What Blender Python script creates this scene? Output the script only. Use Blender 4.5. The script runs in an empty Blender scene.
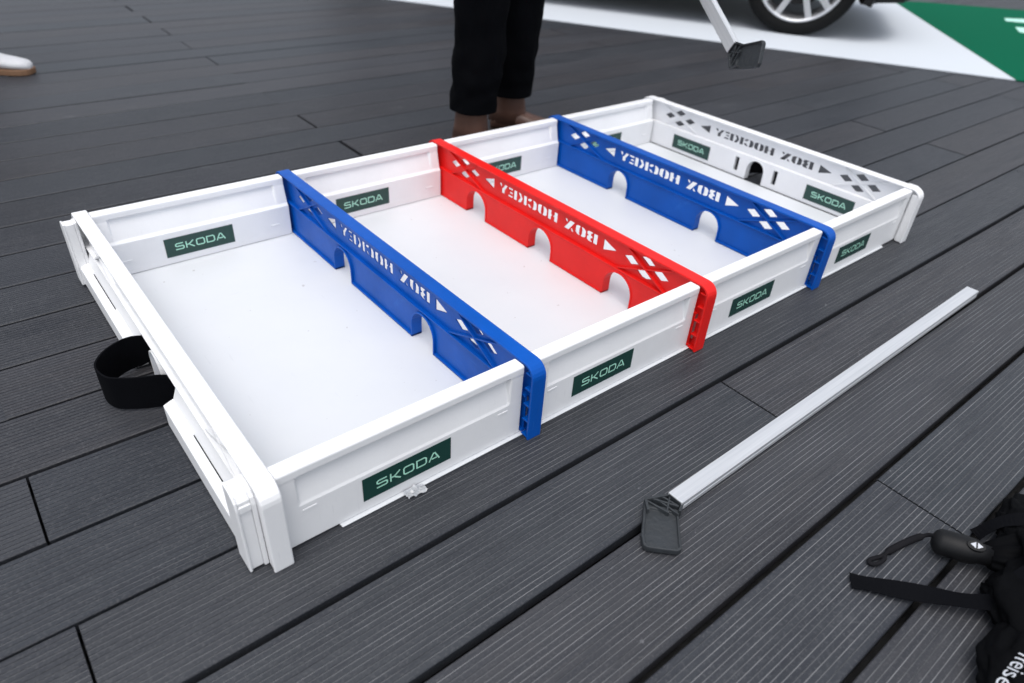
import bpy, bmesh, math, random
from mathutils import Vector, Matrix
random.seed(7)
scene = bpy.context.scene
COL = scene.collection
R = math.radians

# ------------------------------------------------------------------ camera
cam_d = bpy.data.cameras.new("camera")
cam = bpy.data.objects.new("camera", cam_d)
COL.objects.link(cam)
cam_d.sensor_width = 36.0
cam_d.lens = 24.433
cam_d.clip_start = 0.02
cam_d.clip_end = 2000
rx = Vector((0.775326, -0.628903, 0.057889))
ry = Vector((0.326047, 0.477082, 0.816141))
rz = -Vector((0.540891, 0.613901, -0.574947))
CAM = Vector((-0.164217, -0.654065, 0.849561))
cam.matrix_world = Matrix(((rx.x, ry.x, rz.x, CAM.x), (rx.y, ry.y, rz.y, CAM.y), (rx.z, ry.z, rz.z, CAM.z), (0, 0, 0, 1)))
cam_d.dof.use_dof = True
cam_d.dof.focus_distance = 1.25
cam_d.dof.aperture_fstop = 3.2
scene.camera = cam

# ------------------------------------------------------------------ sky, sun, exposure
SUN_EL, SUN_AZ = 72.0, 235.0          # azimuth clockwise from +Y
world = bpy.data.worlds.new("World")
scene.world = world
world.use_nodes = True
wn = world.node_tree
bg = wn.nodes["Background"]
sky = wn.nodes.new("ShaderNodeTexSky")
sky.sky_type = 'NISHITA'
sky.sun_disc = False
sky.sun_elevation = R(SUN_EL)
sky.sun_rotation = R(SUN_AZ)
sky.dust_density = 3.0
sky.air_density = 1.0
hs = wn.nodes.new("ShaderNodeHueSaturation")
hs.inputs['Saturation'].default_value = 0.36
wn.links.new(sky.outputs[0], hs.inputs['Color'])
wn.links.new(hs.outputs[0], bg.inputs[0])
bg.inputs[1].default_value = 0.15
sun_d = bpy.data.lights.new("sun", 'SUN')
sun_d.energy = 0.8
sun_d.angle = R(45)
sun_d.color = (1.0, 0.97, 0.93)
sun = bpy.data.objects.new("sun", sun_d)
COL.objects.link(sun)
sd = Vector((math.sin(R(SUN_AZ)) * math.cos(R(SUN_EL)), math.cos(R(SUN_AZ)) * math.cos(R(SUN_EL)), math.sin(R(SUN_EL))))
sun.rotation_euler = sd.to_track_quat('Z', 'Y').to_euler()
sun.location = sd * 30
vs = scene.view_settings
vs.view_transform = 'Standard'
vs.look = 'None'
vs.gamma = 1.0
vs.exposure = 0.62

# ------------------------------------------------------------------ materials
def new_mat(name, color, rough=0.5, metal=0.0, spec=0.5):
    m = bpy.data.materials.new(name)
    m.use_nodes = True
    b = m.node_tree.nodes["Principled BSDF"]
    b.inputs['Base Color'].default_value = (*color, 1)
    b.inputs['Roughness'].default_value = rough
    b.inputs['Metallic'].default_value = metal
    b.inputs['Specular IOR Level'].default_value = spec
    return m

def nodes(m):
    nt = m.node_tree
    return nt, nt.nodes["Principled BSDF"]

def noise(nt, scale, detail=4, rough=0.55, vec=None):
    n = nt.nodes.new("ShaderNodeTexNoise")
    n.inputs['Scale'].default_value = scale
    n.inputs['Detail'].default_value = detail
    n.inputs['Roughness'].default_value = rough
    if vec is not None:
        nt.links.new(vec, n.inputs['Vector'])
    return n

def mapping(nt, scale, coord='Object'):
    tc = nt.nodes.new("ShaderNodeTexCoord")
    mp = nt.nodes.new("ShaderNodeMapping")
    mp.inputs['Scale'].default_value = scale
    nt.links.new(tc.outputs[coord], mp.inputs['Vector'])
    return mp.outputs[0]

def ramp(nt, src, stops):
    r = nt.nodes.new("ShaderNodeValToRGB")
    el = r.color_ramp.elements
    while len(el) < len(stops):
        el.new(0.5)
    for e, (p, c) in zip(el, stops):
        e.position = p
        e.color = (*c, 1) if len(c) == 3 else c
    nt.links.new(src, r.inputs[0])
    return r.outputs[0]

def mixrgb(nt, fac, a, b, mode='MIX'):
    n = nt.nodes.new("ShaderNodeMix")
    n.data_type = 'RGBA'
    n.blend_type = mode
    ins = [s for s in n.inputs if s.type == 'RGBA']
    if isinstance(fac, (int, float)):
        n.inputs[0].default_value = fac
    else:
        nt.links.new(fac, n.inputs[0])
    for s, v in zip(ins, (a, b)):
        if isinstance(v, tuple):
            s.default_value = (*v, 1)
        else:
            nt.links.new(v, s)
    return [o for o in n.outputs if o.type == 'RGBA'][0]

def bump(nt, b, src, strength=0.2, dist=0.002):
    n = nt.nodes.new("ShaderNodeBump")
    n.inputs['Strength'].default_value = strength
    n.inputs['Distance'].default_value = dist
    nt.links.new(src, n.inputs['Height'])
    nt.links.new(n.outputs[0], b.inputs['Normal'])

def plastic(name, color, rough=0.42, dirt=0.12, bumpy=0.05, sss=0.0, scratch=None):
    m = new_mat(name, color, rough)
    nt, b = nodes(m)
    v = mapping(nt, (1, 1, 1))
    n1 = noise(nt, 9, 6, 0.65, v)
    n2 = noise(nt, 160, 3, 0.5, v)
    dark = tuple(c * (1 - dirt) for c in color)
    f = ramp(nt, n1.outputs[0], [(0.35, (0, 0, 0)), (0.75, (1, 1, 1))])
    cc = mixrgb(nt, f, color, dark)
    if scratch:
        for sc_ in ((12, 5, 150), (160, 7, 9)):
            ns_ = noise(nt, 1.0, 5, 0.7, mapping(nt, sc_))
            cc = mixrgb(nt, ramp(nt, ns_.outputs[0], [(.64, (0, 0, 0)), (.72, (.35, .35, .35))]), cc, scratch)
    nt.links.new(cc, b.inputs['Base Color'])
    rr = nt.nodes.new("ShaderNodeMapRange")
    rr.inputs['To Min'].default_value = rough - 0.08
    rr.inputs['To Max'].default_value = rough + 0.12
    nt.links.new(n1.outputs[0], rr.inputs[0])
    nt.links.new(rr.outputs[0], b.inputs['Roughness'])
    n5 = noise(nt, 22, 2, 0.5, v)
    ad = nt.nodes.new("ShaderNodeMath"); ad.operation = 'MULTIPLY_ADD'; ad.inputs[1].default_value = 3.0
    nt.links.new(n5.outputs[0], ad.inputs[0]); nt.links.new(n2.outputs[0], ad.inputs[2])
    bump(nt, b, ad.outputs[0], bumpy, 0.0015)
    if sss:
        b.inputs['Subsurface Weight'].default_value = sss
        b.inputs['Subsurface Radius'].default_value = (0.01, 0.01, 0.01)
    return m

M_WHITE = plastic("white_plastic", (0.82, 0.825, 0.835), 0.36, 0.06, 0.10, scratch=(0.62, 0.63, 0.64))
M_BLUE = plastic("blue_plastic", (0.0, 0.082, 0.42), 0.38, 0.22, 0.12, scratch=(0.04, 0.18, 0.55))
nodes(M_BLUE)[1].inputs["Specular IOR Level"].default_value = 0.22
M_RED = plastic("red_plastic", (0.76, 0.012, 0.010), 0.38, 0.15, 0.10, scratch=(0.80, 0.09, 0.08))
nodes(M_RED)[1].inputs["Specular IOR Level"].default_value = 0.28
M_BLACKP = plastic("black_plastic", (0.026, 0.031, 0.036), 0.6, 0.6, 1.0)

def sheet_mat():
    m = new_mat("scuffed_white_sheet", (0.80, 0.82, 0.84), 0.4)
    nt, b = nodes(m)
    v = mapping(nt, (1, 1, 1))
    n1 = noise(nt, 3.0, 5, 0.6, v)
    c1 = mixrgb(nt, ramp(nt, n1.outputs[0], [(0.35, (0, 0, 0)), (0.8, (1, 1, 1))]), (0.645, 0.663, 0.685), (0.60, 0.622, 0.65))
    v2 = mapping(nt, (60, 6, 1))
    n2 = noise(nt, 2.0, 3, 0.5, v2)
    c2 = mixrgb(nt, ramp(nt, n2.outputs[0], [(0.68, (0, 0, 0)), (0.76, (0.25, 0.25, 0.25))]), c1, (0.50, 0.52, 0.55))
    for sc_, th in (((5, 90, 1), .66), ((70, 9, 1), .69)):
        tcx = nt.nodes.new("ShaderNodeTexCoord"); mq = nt.nodes.new("ShaderNodeMapping")
        mq.inputs['Rotation'].default_value = (0, 0, .35); mq.inputs['Scale'].default_value = sc_
        nt.links.new(tcx.outputs['Object'], mq.inputs['Vector'])
        ns_ = noise(nt, 1.3, 6, 0.7, mq.outputs[0])
        c2 = mixrgb(nt, ramp(nt, ns_.outputs[0], [(th, (0, 0, 0)), (th + .05, (.5, .5, .5))]), c2, (0.49, 0.51, 0.54))
    n3 = noise(nt, 55, 2, 0.5, v)
    c3 = mixrgb(nt, ramp(nt, n3.outputs[0], [(0.745, (0, 0, 0)), (0.765, (0.6, 0.6, 0.6))]), c2, (0.36, 0.34, 0.34))
    nt.links.new(c3, b.inputs['Base Color'])
    n4 = noise(nt, 25, 5, 0.6, v)
    rr = nt.nodes.new("ShaderNodeMapRange")
    rr.inputs['To Min'].default_value = 0.3
    rr.inputs['To Max'].default_value = 0.55
    nt.links.new(n4.outputs[0], rr.inputs[0])
    nt.links.new(rr.outputs[0], b.inputs['Roughness'])
    return m
M_SHEET = sheet_mat()

def plank_mat(name, col_a, col_b, col_c):
    m = new_mat(name, col_a, 0.6, 0, 0.42)
    nt, b = nodes(m)
    oi = nt.nodes.new("ShaderNodeObjectInfo")
    tc = nt.nodes.new("ShaderNodeTexCoord")
    add = nt.nodes.new("ShaderNodeVectorMath")
    add.operation = 'ADD'
    comb = nt.nodes.new("ShaderNodeCombineXYZ")
    mul = nt.nodes.new("ShaderNodeMath"); mul.operation = 'MULTIPLY'; mul.inputs[1].default_value = 57.0
    nt.links.new(oi.outputs['Random'], mul.inputs[0])
    nt.links.new(mul.outputs[0], comb.inputs[0]); nt.links.new(mul.outputs[0], comb.inputs[2])
    nt.links.new(tc.outputs['Object'], add.inputs[0]); nt.links.new(comb.outputs[0], add.inputs[1])
    def mp(s):
        k = nt.nodes.new("ShaderNodeMapping"); k.inputs['Scale'].default_value = s
        nt.links.new(add.outputs[0], k.inputs['Vector']); return k.outputs[0]
    tint = ramp(nt, oi.outputs['Random'], [(0.0, col_a), (0.5, col_b), (1.0, col_c)])
    g1 = noise(nt, 1.0, 5, 0.65, mp((6, 130, 6)))
    grain = mixrgb(nt, ramp(nt, g1.outputs[0], [(0.40, (0, 0, 0)), (0.62, (0.75, 0.75, 0.75))]), tint, (0.010, 0.012, 0.018))
    g2 = noise(nt, 1.0, 4, 0.6, mp((1.6, 5, 1)))
    wear = mixrgb(nt, ramp(nt, g2.outputs[0], [(0.35, (0, 0, 0)), (0.75, (0.55, 0.55, 0.55))]), grain, (0.048, 0.051, 0.060))
    g3 = noise(nt, 1.0, 2, 0.5, mp((260, 260, 260)))
    speck = mixrgb(nt, ramp(nt, g3.outputs[0], [(0.52, (0, 0, 0)), (0.72, (0.45, 0.45, 0.45))]), wear, (0.085, 0.087, 0.092))
    g4 = noise(nt, 1.0, 6, 0.75, mp((7, 9, 7)))
    speck = mixrgb(nt, ramp(nt, g4.outputs[0], [(0.62, (0, 0, 0)), (0.72, (0.5, 0.5, 0.5))]), speck, (0.075, 0.078, 0.084))
    g5 = noise(nt, 1.0, 3, 0.6, mp((34, 46, 34)))
    speck = mixrgb(nt, ramp(nt, g5.outputs[0], [(0.735, (0, 0, 0)), (0.76, (0.6, 0.6, 0.6))]), speck, (0.16, 0.165, 0.175))
    nt.links.new(speck, b.inputs['Base Color'])
    rr = nt.nodes.new("ShaderNodeMapRange")
    rr.inputs['To Min'].default_value = 0.42; rr.inputs['To Max'].default_value = 0.62
    nt.links.new(g2.outputs[0], rr.inputs[0]); nt.links.new(rr.outputs[0], b.inputs['Roughness'])
    mx = nt.nodes.new("ShaderNodeMath"); mx.operation = 'ADD'
    nt.links.new(g1.outputs[0], mx.inputs[0]); nt.links.new(g3.outputs[0], mx.inputs[1])
    bump(nt, b, mx.outputs[0], 0.6, 0.0014)
    return m
M_PLANK = plank_mat("composite_plank", (0.019, 0.023, 0.030), (0.033, 0.031, 0.034), (0.021, 0.027, 0.034))

def groove_mat():
    m = new_mat("dusty_groove", (0.14, 0.145, 0.155), 0.8)
    nt, b = nodes(m)
    v = mapping(nt, (5, 60, 5))
    n = noise(nt, 1.0, 5, 0.6, v)
    nt.links.new(ramp(nt, n.outputs[0], [(0.34, (0.05, 0.054, 0.062)), (0.62, (0.22, 0.226, 0.24))]), b.inputs['Base Color'])
    return m
M_GROOVE = groove_mat()

def ground_mat():
    m = new_mat("dark_asphalt", (0.05, 0.05, 0.053), 0.85)
    nt, b = nodes(m)
    v = mapping(nt, (1, 1, 1))
    n = noise(nt, 40, 6, 0.7, v)
    nt.links.new(ramp(nt, n.outputs[0], [(0.3, (0.012, 0.012, 0.013)), (0.7, (0.028, 0.028, 0.03))]), b.inputs['Base Color'])
    bump(nt, b, n.outputs[0], 0.4, 0.01)
    return m
M_GROUND = ground_mat()
M_LABEL = new_mat("label_green", (0.007, 0.045, 0.037), 0.24)
M_LETTER = new_mat("label_mint", (0.42, 0.78, 0.62), 0.4)
M_ALU = new_mat("brushed_aluminium", (0.80, 0.81, 0.82), 0.42, 0.55)
def alu():
    nt, b = nodes(M_ALU)
    n = noise(nt, 1.0, 5, 0.6, mapping(nt, (4, 220, 220)))
    nt.links.new(ramp(nt, n.outputs[0], [(0.3, (0.58, 0.60, 0.62)), (0.7, (0.72, 0.73, 0.745))]), b.inputs['Base Color'])
    bump(nt, b, n.outputs[0], 0.08, 0.001)
alu()
def cloth(name, color, scale=420, rough=0.9):
    m = new_mat(name, color, rough, 0, 0.25)
    nt, b = nodes(m)
    b.inputs['Specular IOR Level'].default_value = 0.05
    v = mapping(nt, (1, 1, 1))
    n = noise(nt, scale, 2, 0.5, v)
    n2 = noise(nt, 14, 4, 0.6, v)
    nt.links.new(mixrgb(nt, n2.outputs[0], tuple(c * 0.7 for c in color), tuple(c * 1.3 for c in color)), b.inputs['Base Color'])
    bump(nt, b, n.outputs[0], 0.4, 0.001)
    return m
M_TROUSER = cloth("black_trouser_cloth", (0.0018, 0.0021, 0.003))
M_JACKET = cloth("dark_jacket_cloth", (0.02, 0.022, 0.028))
M_JEANS = cloth("blue_denim", (0.04, 0.06, 0.10))
M_STRAP = cloth("black_webbing", (0.003, 0.0033, 0.0045), 600, 0.75)
M_BAG = cloth("black_bag_nylon", (0.0022, 0.0024, 0.003), 500, 0.7)
M_CORD = cloth("black_cord", (0.012, 0.012, 0.014), 700)
M_SKIN = new_mat("skin", (0.55, 0.33, 0.24), 0.5)
M_HAIR = new_mat("brown_hair", (0.05, 0.03, 0.02), 0.6)
M_LEATHER = plastic("brown_leather", (0.125, 0.060, 0.040), 0.42, 0.5, 0.35)
M_SOLE = new_mat("dark_rubber_sole", (0.03, 0.022, 0.018), 0.7)
M_GUM = new_mat("gum_sole", (0.22, 0.12, 0.065), 0.6)
M_SNEAKER = plastic("white_sneaker_leather", (0.72, 0.73, 0.75), 0.5, 0.15, 0.3)
M_PRINT = new_mat("white_print", (0.50, 0.52, 0.56), 0.6)
M_RUBBER = plastic("black_soft_rubber", (0.003, 0.0034, 0.0045), 0.55, 0.3, 0.15)
nodes(M_RUBBER)[1].inputs["Specular IOR Level"].default_value = 0.3
M_MATW = new_mat("white_mat", (0.56, 0.60, 0.645), 0.7)
M_MATG = new_mat("green_mat", (0.0, 0.10, 0.050), 0.85, 0, .05)
M_PAINT = new_mat("dark_bronze_car_paint", (0.028, 0.020, 0.015), 0.25, 0.4)
nodes(M_PAINT)[1].inputs['Coat Weight'].default_value = 0.6
M_TRIM = new_mat("black_car_trim", (0.006, 0.006, 0.0065), 0.6, 0, 0.25)
M_TYRE = new_mat("tyre_rubber", (0.0045, 0.0048, 0.005), 0.8, 0, 0.2)
M_RIM = new_mat("silver_alloy", (0.60, 0.61, 0.63), 0.3, 0.7)
M_DISC = new_mat("brake_disc", (0.02, 0.02, 0.021), 0.5, 0.3)
M_GLASS = new_mat("dark_car_glass", (0.015, 0.018, 0.02), 0.08)
M_LAMP = new_mat("lamp_lens", (0.55, 0.57, 0.6), 0.1)
M_TAPE = new_mat("clear_tape", (0.62, 0.64, 0.67), 0.22)
nodes(M_TAPE)[1].inputs['Transmission Weight'].default_value = 0.45
M_EYE = new_mat("eye", (0.6, 0.6, 0.6), 0.2)

# ------------------------------------------------------------------ mesh helpers
def tag(o, label=None, cat=None, group=None, kind=None):
    if label: o['label'] = label
    if cat: o['category'] = cat
    if group: o['group'] = group
    if kind: o['kind'] = kind
    return o

def empty(name, loc=(0, 0, 0), parent=None):
    o = bpy.data.objects.new(name, None)
    COL.objects.link(o)
    o.location = loc
    o.empty_display_size = 0.05
    if parent: o.parent = parent
    return o

def link(name, me, mats, parent=None, smooth=False, bevel=0.0, seg=2, angle=40):
    o = bpy.data.objects.new(name, me)
    COL.objects.link(o)
    for m in (mats if isinstance(mats, (list, tuple)) else [mats]):
        me.materials.append(m)
    if parent: o.parent = parent
    if smooth:
        for p in me.polygons: p.use_smooth = True
    if bevel:
        b = o.modifiers.new("bevel", 'BEVEL')
        b.width = bevel; b.segments = seg; b.limit_method = 'ANGLE'; b.angle_limit = R(angle)
        b.use_clamp_overlap = True
    return o

class MB:
    def __init__(s):
        s.v = []; s.f = []; s.mi = []
    def add(s, vs, fs, mi=0):
        k = len(s.v)
        s.v += [tuple(p) for p in vs]
        s.f += [tuple(i + k for i in f) for f in fs]
        s.mi += [mi] * len(fs)
        return s
    def box(s, x0, x1, y0, y1, z0, z1, mi=0):
        vs = [(x, y, z) for x in (x0, x1) for y in (y0, y1) for z in (z0, z1)]
        return s.add(vs, [(0, 1, 3, 2), (4, 6, 7, 5), (0, 4, 5, 1), (2, 3, 7, 6), (0, 2, 6, 4), (1, 5, 7, 3)], mi)
    def bar(s, p, q, nrm, w, t, mi=0):
        """box from p to q; w across (in plane), t along nrm (starting at p)"""
        p, q, nrm = Vector(p), Vector(q), Vector(nrm).normalized()
        d = (q - p).normalized(); u = d.cross(nrm).normalized() * (w / 2)
        vs = [p - u, p + u, q + u, q - u]
        vs += [x + nrm * t for x in vs]
        return s.add(vs, [(3, 2, 1, 0), (4, 5, 6, 7), (0, 1, 5, 4), (1, 2, 6, 5), (2, 3, 7, 6), (3, 0, 4, 7)], mi)
    def loft(s, rings, caps=True, mi=0, closed=True):
        n = len(rings[0]); k = []
        vs = [p for r in rings for p in r]
        fs = []
        for i in range(len(rings) - 1):
            for j in range(n if closed else n - 1):
                a = i * n + j; b = i * n + (j + 1) % n
                fs.append((a, b, b + n, a + n))
        if caps:
            fs.append(tuple(range(n))[::-1])
            m = (len(rings) - 1) * n
            fs.append(tuple(range(m, m + n)))
        return s.add(vs, fs, mi)
    def tube(s, pts, rad, n=10, caps=True, mi=0, flat=1.0):
        pts = [Vector(p) for p in pts]
        rings = []; ref = None
        for i, p in enumerate(pts):
            d = (pts[min(i + 1, len(pts) - 1)] - pts[max(i - 1, 0)]).normalized()
            if ref is None:
                ref = Vector((0, 0, 1)) if abs(d.z) < 0.9 else Vector((1, 0, 0))
            u = d.cross(ref).normalized(); w = u.cross(d).normalized(); ref = w
            r = rad[i] if isinstance(rad, (list, tuple)) else rad
            rings.append([p + u * (r * math.cos(2 * math.pi * k / n)) + w * (r * flat * math.sin(2 * math.pi * k / n)) for k in range(n)])
        return s.loft(rings, caps, mi)
    def lathe(s, prof, n=48, c=(0, 0, 0), ax='Y', mi=0, a0=0, a1=360):
        rings = []
        for k in range(n):
            a = 2 * math.pi * k / n
            rings.append([(c[0] + r * math.cos(a), c[1] + h, c[2] + r * math.sin(a)) for r, h in prof])
        m = len(prof); vs = [p for r in rings for p in r]; fs = []
        for i in range(n):
            for j in range(m - 1):
                a = i * m + j; b = ((i + 1) % n) * m + j
                fs.append((a, a + 1, b + 1, b))
        return s.add(vs, fs, mi)
    def mesh(s, name):
        me = bpy.data.meshes.new(name)
        me.from_pydata(s.v, [], s.f)
        for p, m in zip(me.polygons, s.mi): p.material_index = m
        bm = bmesh.new(); bm.from_mesh(me)
        bmesh.ops.recalc_face_normals(bm, faces=bm.faces)
        bm.to_mesh(me); bm.free()
        me.update()
        return me
    def build(s, name, mats, parent=None, **k):
        return link(name, s.mesh(name), mats, parent, **k)

def plate(outer, holes, thick, to3d):
    """flat plate with holes; 2D outline (u, v) -> to3d(u, v, w), w in 0..thick"""
    cu = bpy.data.curves.new("plate", 'CURVE')
    cu.dimensions = '2D'; cu.fill_mode = 'BOTH'; cu.extrude = thick / 2
    for poly in [outer] + holes:
        sp = cu.splines.new('POLY')
        sp.points.add(len(poly) - 1)
        for p, c in zip(sp.points, poly): p.co = (c[0], c[1], 0, 1)
        sp.use_cyclic_u = True
    ob = bpy.data.objects.new("plate", cu)
    COL.objects.link(ob)
    dg = bpy.context.evaluated_depsgraph_get()
    dg.update()
    me = bpy.data.meshes.new_from_object(ob.evaluated_get(dg))
    bpy.data.objects.remove(ob); bpy.data.curves.remove(cu)
    for v in me.vertices:
        v.co = to3d(v.co.x, v.co.y, v.co.z + thick / 2)
    bm = bmesh.new(); bm.from_mesh(me)
    bmesh.ops.remove_doubles(bm, verts=bm.verts, dist=1e-6)
    bmesh.ops.recalc_face_normals(bm, faces=bm.faces)
    bm.to_mesh(me); bm.free()
    me.materials.clear()
    me.update()
    return me

def skin_mesh(name, verts, edges, radii, sub=2, root=0):
    me = bpy.data.meshes.new(name)
    me.from_pydata(verts, edges, [])
    o = bpy.data.objects.new(name, me)
    COL.objects.link(o)
    sk = o.modifiers.new("skin", 'SKIN')
    sk.use_smooth_shade = True
    for i, r in enumerate(radii):
        d = me.skin_vertices[0].data[i]
        d.radius = (r, r) if not isinstance(r, tuple) else r
        d.use_root = (i == root)
    ss = o.modifiers.new("sub", 'SUBSURF'); ss.levels = sub; ss.render_levels = sub
    dg = bpy.context.evaluated_depsgraph_get(); dg.update()
    m2 = bpy.data.meshes.new_from_object(o.evaluated_get(dg))
    bpy.data.objects.remove(o); bpy.data.meshes.remove(me)
    for p in m2.polygons: p.use_smooth = True
    return m2

def copy_tree(o, parent=None):
    c = o.copy(); COL.objects.link(c)
    if parent: c.parent = parent
    for ch in list(o.children): copy_tree(ch, c)
    return c

# ================================================================== SETTING
g = MB(); g.add([(-250, -250, -0.055), (250, -250, -0.055), (250, 250, -0.055), (-250, 250, -0.055)], [(0, 1, 2, 3)])
tag(g.build("ground", M_GROUND), "dark ground below and around the boardwalk", kind='structure')

PITCH, GAP, TH, SLOPE = 0.1627, 0.0082, 0.022, -0.006
NG = 16
def plank_mesh(L, grooves=True, seed=0):
    w = PITCH - GAP
    prof = [(0, -TH), (0, -0.0016), (0.0016, 0)]
    mats = [0, 0]
    if grooves:
        p = (w - 0.012) / NG
        for k in range(NG):
            c = 0.006 + (k + 0.5) * p
            h = 0.00055
            prof += [(c - h - 0.0003, 0), (c - h, -0.0010), (c + h, -0.0010), (c + h + 0.0003, 0)]
            mats += [0, 0, 1, 0]
    prof += [(w - 0.0016, 0), (w, -0.0016), (w, -TH)]
    n = len(prof)
    m = MB()
    vs = [(0, y, z) for y, z in prof] + [(L, y, z) for y, z in prof]
    for j in range(n - 1):
        mi = 0
        if grooves and 2 <= j < 2 + 4 * NG + 0:
            k = (j - 2) % 4
            mi = 1 if k == 2 else 0
        m.add([vs[j], vs[j + 1], vs[n + j + 1], vs[n + j]], [(0, 1, 2, 3)], mi)
    m.add([(0, 0, -TH), (0, w, -TH), (0, w, 0 - 0.0016), (0, 0, -0.0016)], [(0, 1, 2, 3)])
    m.add([(L, 0, -TH), (L, w, -TH), (L, w, -0.0016), (L, 0, -0.0016)], [(0, 1, 2, 3)])
    me = m.mesh("plank")
    bm = bmesh.new(); bm.from_mesh(me); bmesh.ops.remove_doubles(bm, verts=bm.verts, dist=1e-6)
    bmesh.ops.recalc_face_normals(bm, faces=bm.faces); bm.to_mesh(me); bm.free()
    return me
deck = tag(empty("deck"), "dark grey grooved composite boardwalk of long planks", kind='structure')
PL = 3.1
me_g = plank_mesh(PL - 0.004); me_g.materials.append(M_PLANK); me_g.materials.append(M_GROOVE)
me_f = plank_mesh(PL - 0.004, False); me_f.materials.append(M_PLANK)
rnd = random.Random(3)
Y0 = -0.083
for r_ in range(-13, 33):
    off = -0.2335 if r_ % 2 == 0 else 0.90
    for k in range(-1, 4):
        x0 = off + PL * k
        jit = rnd.uniform(-0.006, 0.006) if r_ not in (0, -1, 2, -3) else 0
        me = me_g if r_ < 14 else me_f
        o = bpy.data.objects.new("plank", me)
        COL.objects.link(o)
        o.parent = deck
        o.location = (x0 + jit, Y0 + (0.1655 if r_ < 0 else 0.1617) * r_ + SLOPE * x0 + GAP / 2, rnd.uniform(-0.0012, 0.0006) - 0.0008)
        o.rotation_euler = (0, 0, SLOPE + rnd.uniform(-0.0006, 0.0006))

# ================================================================== BOX HOCKEY GAME
T, H, WT = 0.0297, 0.1576, 1.021
YC = WT / 2
XS = [0.0, 0.4655, 0.931, 1.3955, 1.861]
ZF = 0.0032                                   # top of the playing sheet

game = tag(empty("box_hockey_game", (0, 0, 0)),
           "large white box hockey game with blue, red and blue dividers standing on the deck", "table game")

sh = MB()
so_ = [(.027, .032), (.112, .032), (.114, .0172), (1.79, .0172), (1.80, .032), (1.8635, .032), (1.8635, .99), (1.80, .99), (1.79, 1.0035), (.114, 1.0035), (.112, .99), (.027, .99)]
ns = len(so_)
sh.add([(x, y, .0008) for x, y in so_] + [(x, y, ZF) for x, y in so_], [tuple(range(ns))[::-1], tuple(range(ns, 2 * ns))] + [(j, (j + 1) % ns, ns + (j + 1) % ns, ns + j) for j in range(ns)])
sh.build("floor_sheet", M_SHEET, game, bevel=0.0012)

# -- the wordmark on the stickers
def stroke(poly, w):
    """mitred strip along a polyline -> list of quads (2D)"""
    P = [Vector((a, b)) for a, b in poly]; L = []; Rr = []
    for i, p in enumerate(P):
        d0 = (P[i] - P[i - 1]).normalized() if i > 0 else None
        d1 = (P[i + 1] - P[i]).normalized() if i < len(P) - 1 else None
        if d0 is None: d0 = d1
        if d1 is None: d1 = d0
        t = (d0 + d1).normalized(); nn = Vector((-t.y, t.x))
        k = w / 2 / max(0.35, nn.dot(Vector((-d0.y, d0.x))))
        L.append(p + nn * k); Rr.append(p - nn * k)
    return [(L[i], L[i + 1], Rr[i + 1], Rr[i]) for i in range(len(P) - 1)]
WORD = [  # cell 1.2 wide, 1 high, gap .28
    [[(1.10, .93), (.24, .93), (.08, .82), (.08, .62), (.20, .52), (1.0, .52), (1.12, .42), (1.12, .17), (1.0, .07), (.02, .07)]],
    [[(.08, 0), (.08, 1)], [(.17, .5), (.45, .5), (1.08, 1.0)], [(.50, .42), (1.12, 0.0)]],
    [[(.6, .94), (.22, .94), (.07, .80), (.07, .20), (.22, .06), (.98, .06), (1.13, .20), (1.13, .80), (.98, .94), (.6, .94)]],
    [[(.08, .5), (.08, .06), (.95, .06), (1.13, .22), (1.13, .78), (.95, .94), (.08, .94), (.08, .5)]],
    [[(.02, 0), (.52, .95), (.70, .95), (1.20, 0)], [(.32, .27), (.92, .27)]],
]
def sticker(name, parent, org, ud, vd, w, h):
    """sticker plate; org = lower left corner, ud/vd unit directions, thickness along ud x vd"""
    org, ud, vd = Vector(org), Vector(ud), Vector(vd)
    nn = ud.cross(vd)
    m = MB()
    t = 0.0007
    c = [org, org + ud * w, org + ud * w + vd * h, org + vd * h]
    m.add(c + [p + nn * t for p in c], [(0, 1, 2, 3), (4, 5, 6, 7), (0, 1, 5, 4), (1, 2, 6, 5), (2, 3, 7, 6), (3, 0, 4, 7)], 0)
    lh = 0.36 * h; cw = lh * 1.42
    tw = cw * 4 + lh * 1.2
    u0 = (w - tw) / 2; v0 = (h - lh) / 2
    for i, strokes in enumerate(WORD):
        for j, s in enumerate(strokes):
            for q4 in stroke(s, 0.155):
                z = t + 0.00035 + 0.00006 * j
                m.add([org + ud * (u0 + i * cw + a.x * lh) + vd * (v0 + a.y * lh) + nn * z for a in q4], [(0, 1, 2, 3)], 1)
    me = bpy.data.meshes.new(name)
    me.from_pydata(m.v, [], m.f)
    for p, k in zip(me.polygons, m.mi): p.material_index = k
    me.update()
    return link(name, me, [M_LABEL, M_LETTER], parent)

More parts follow.
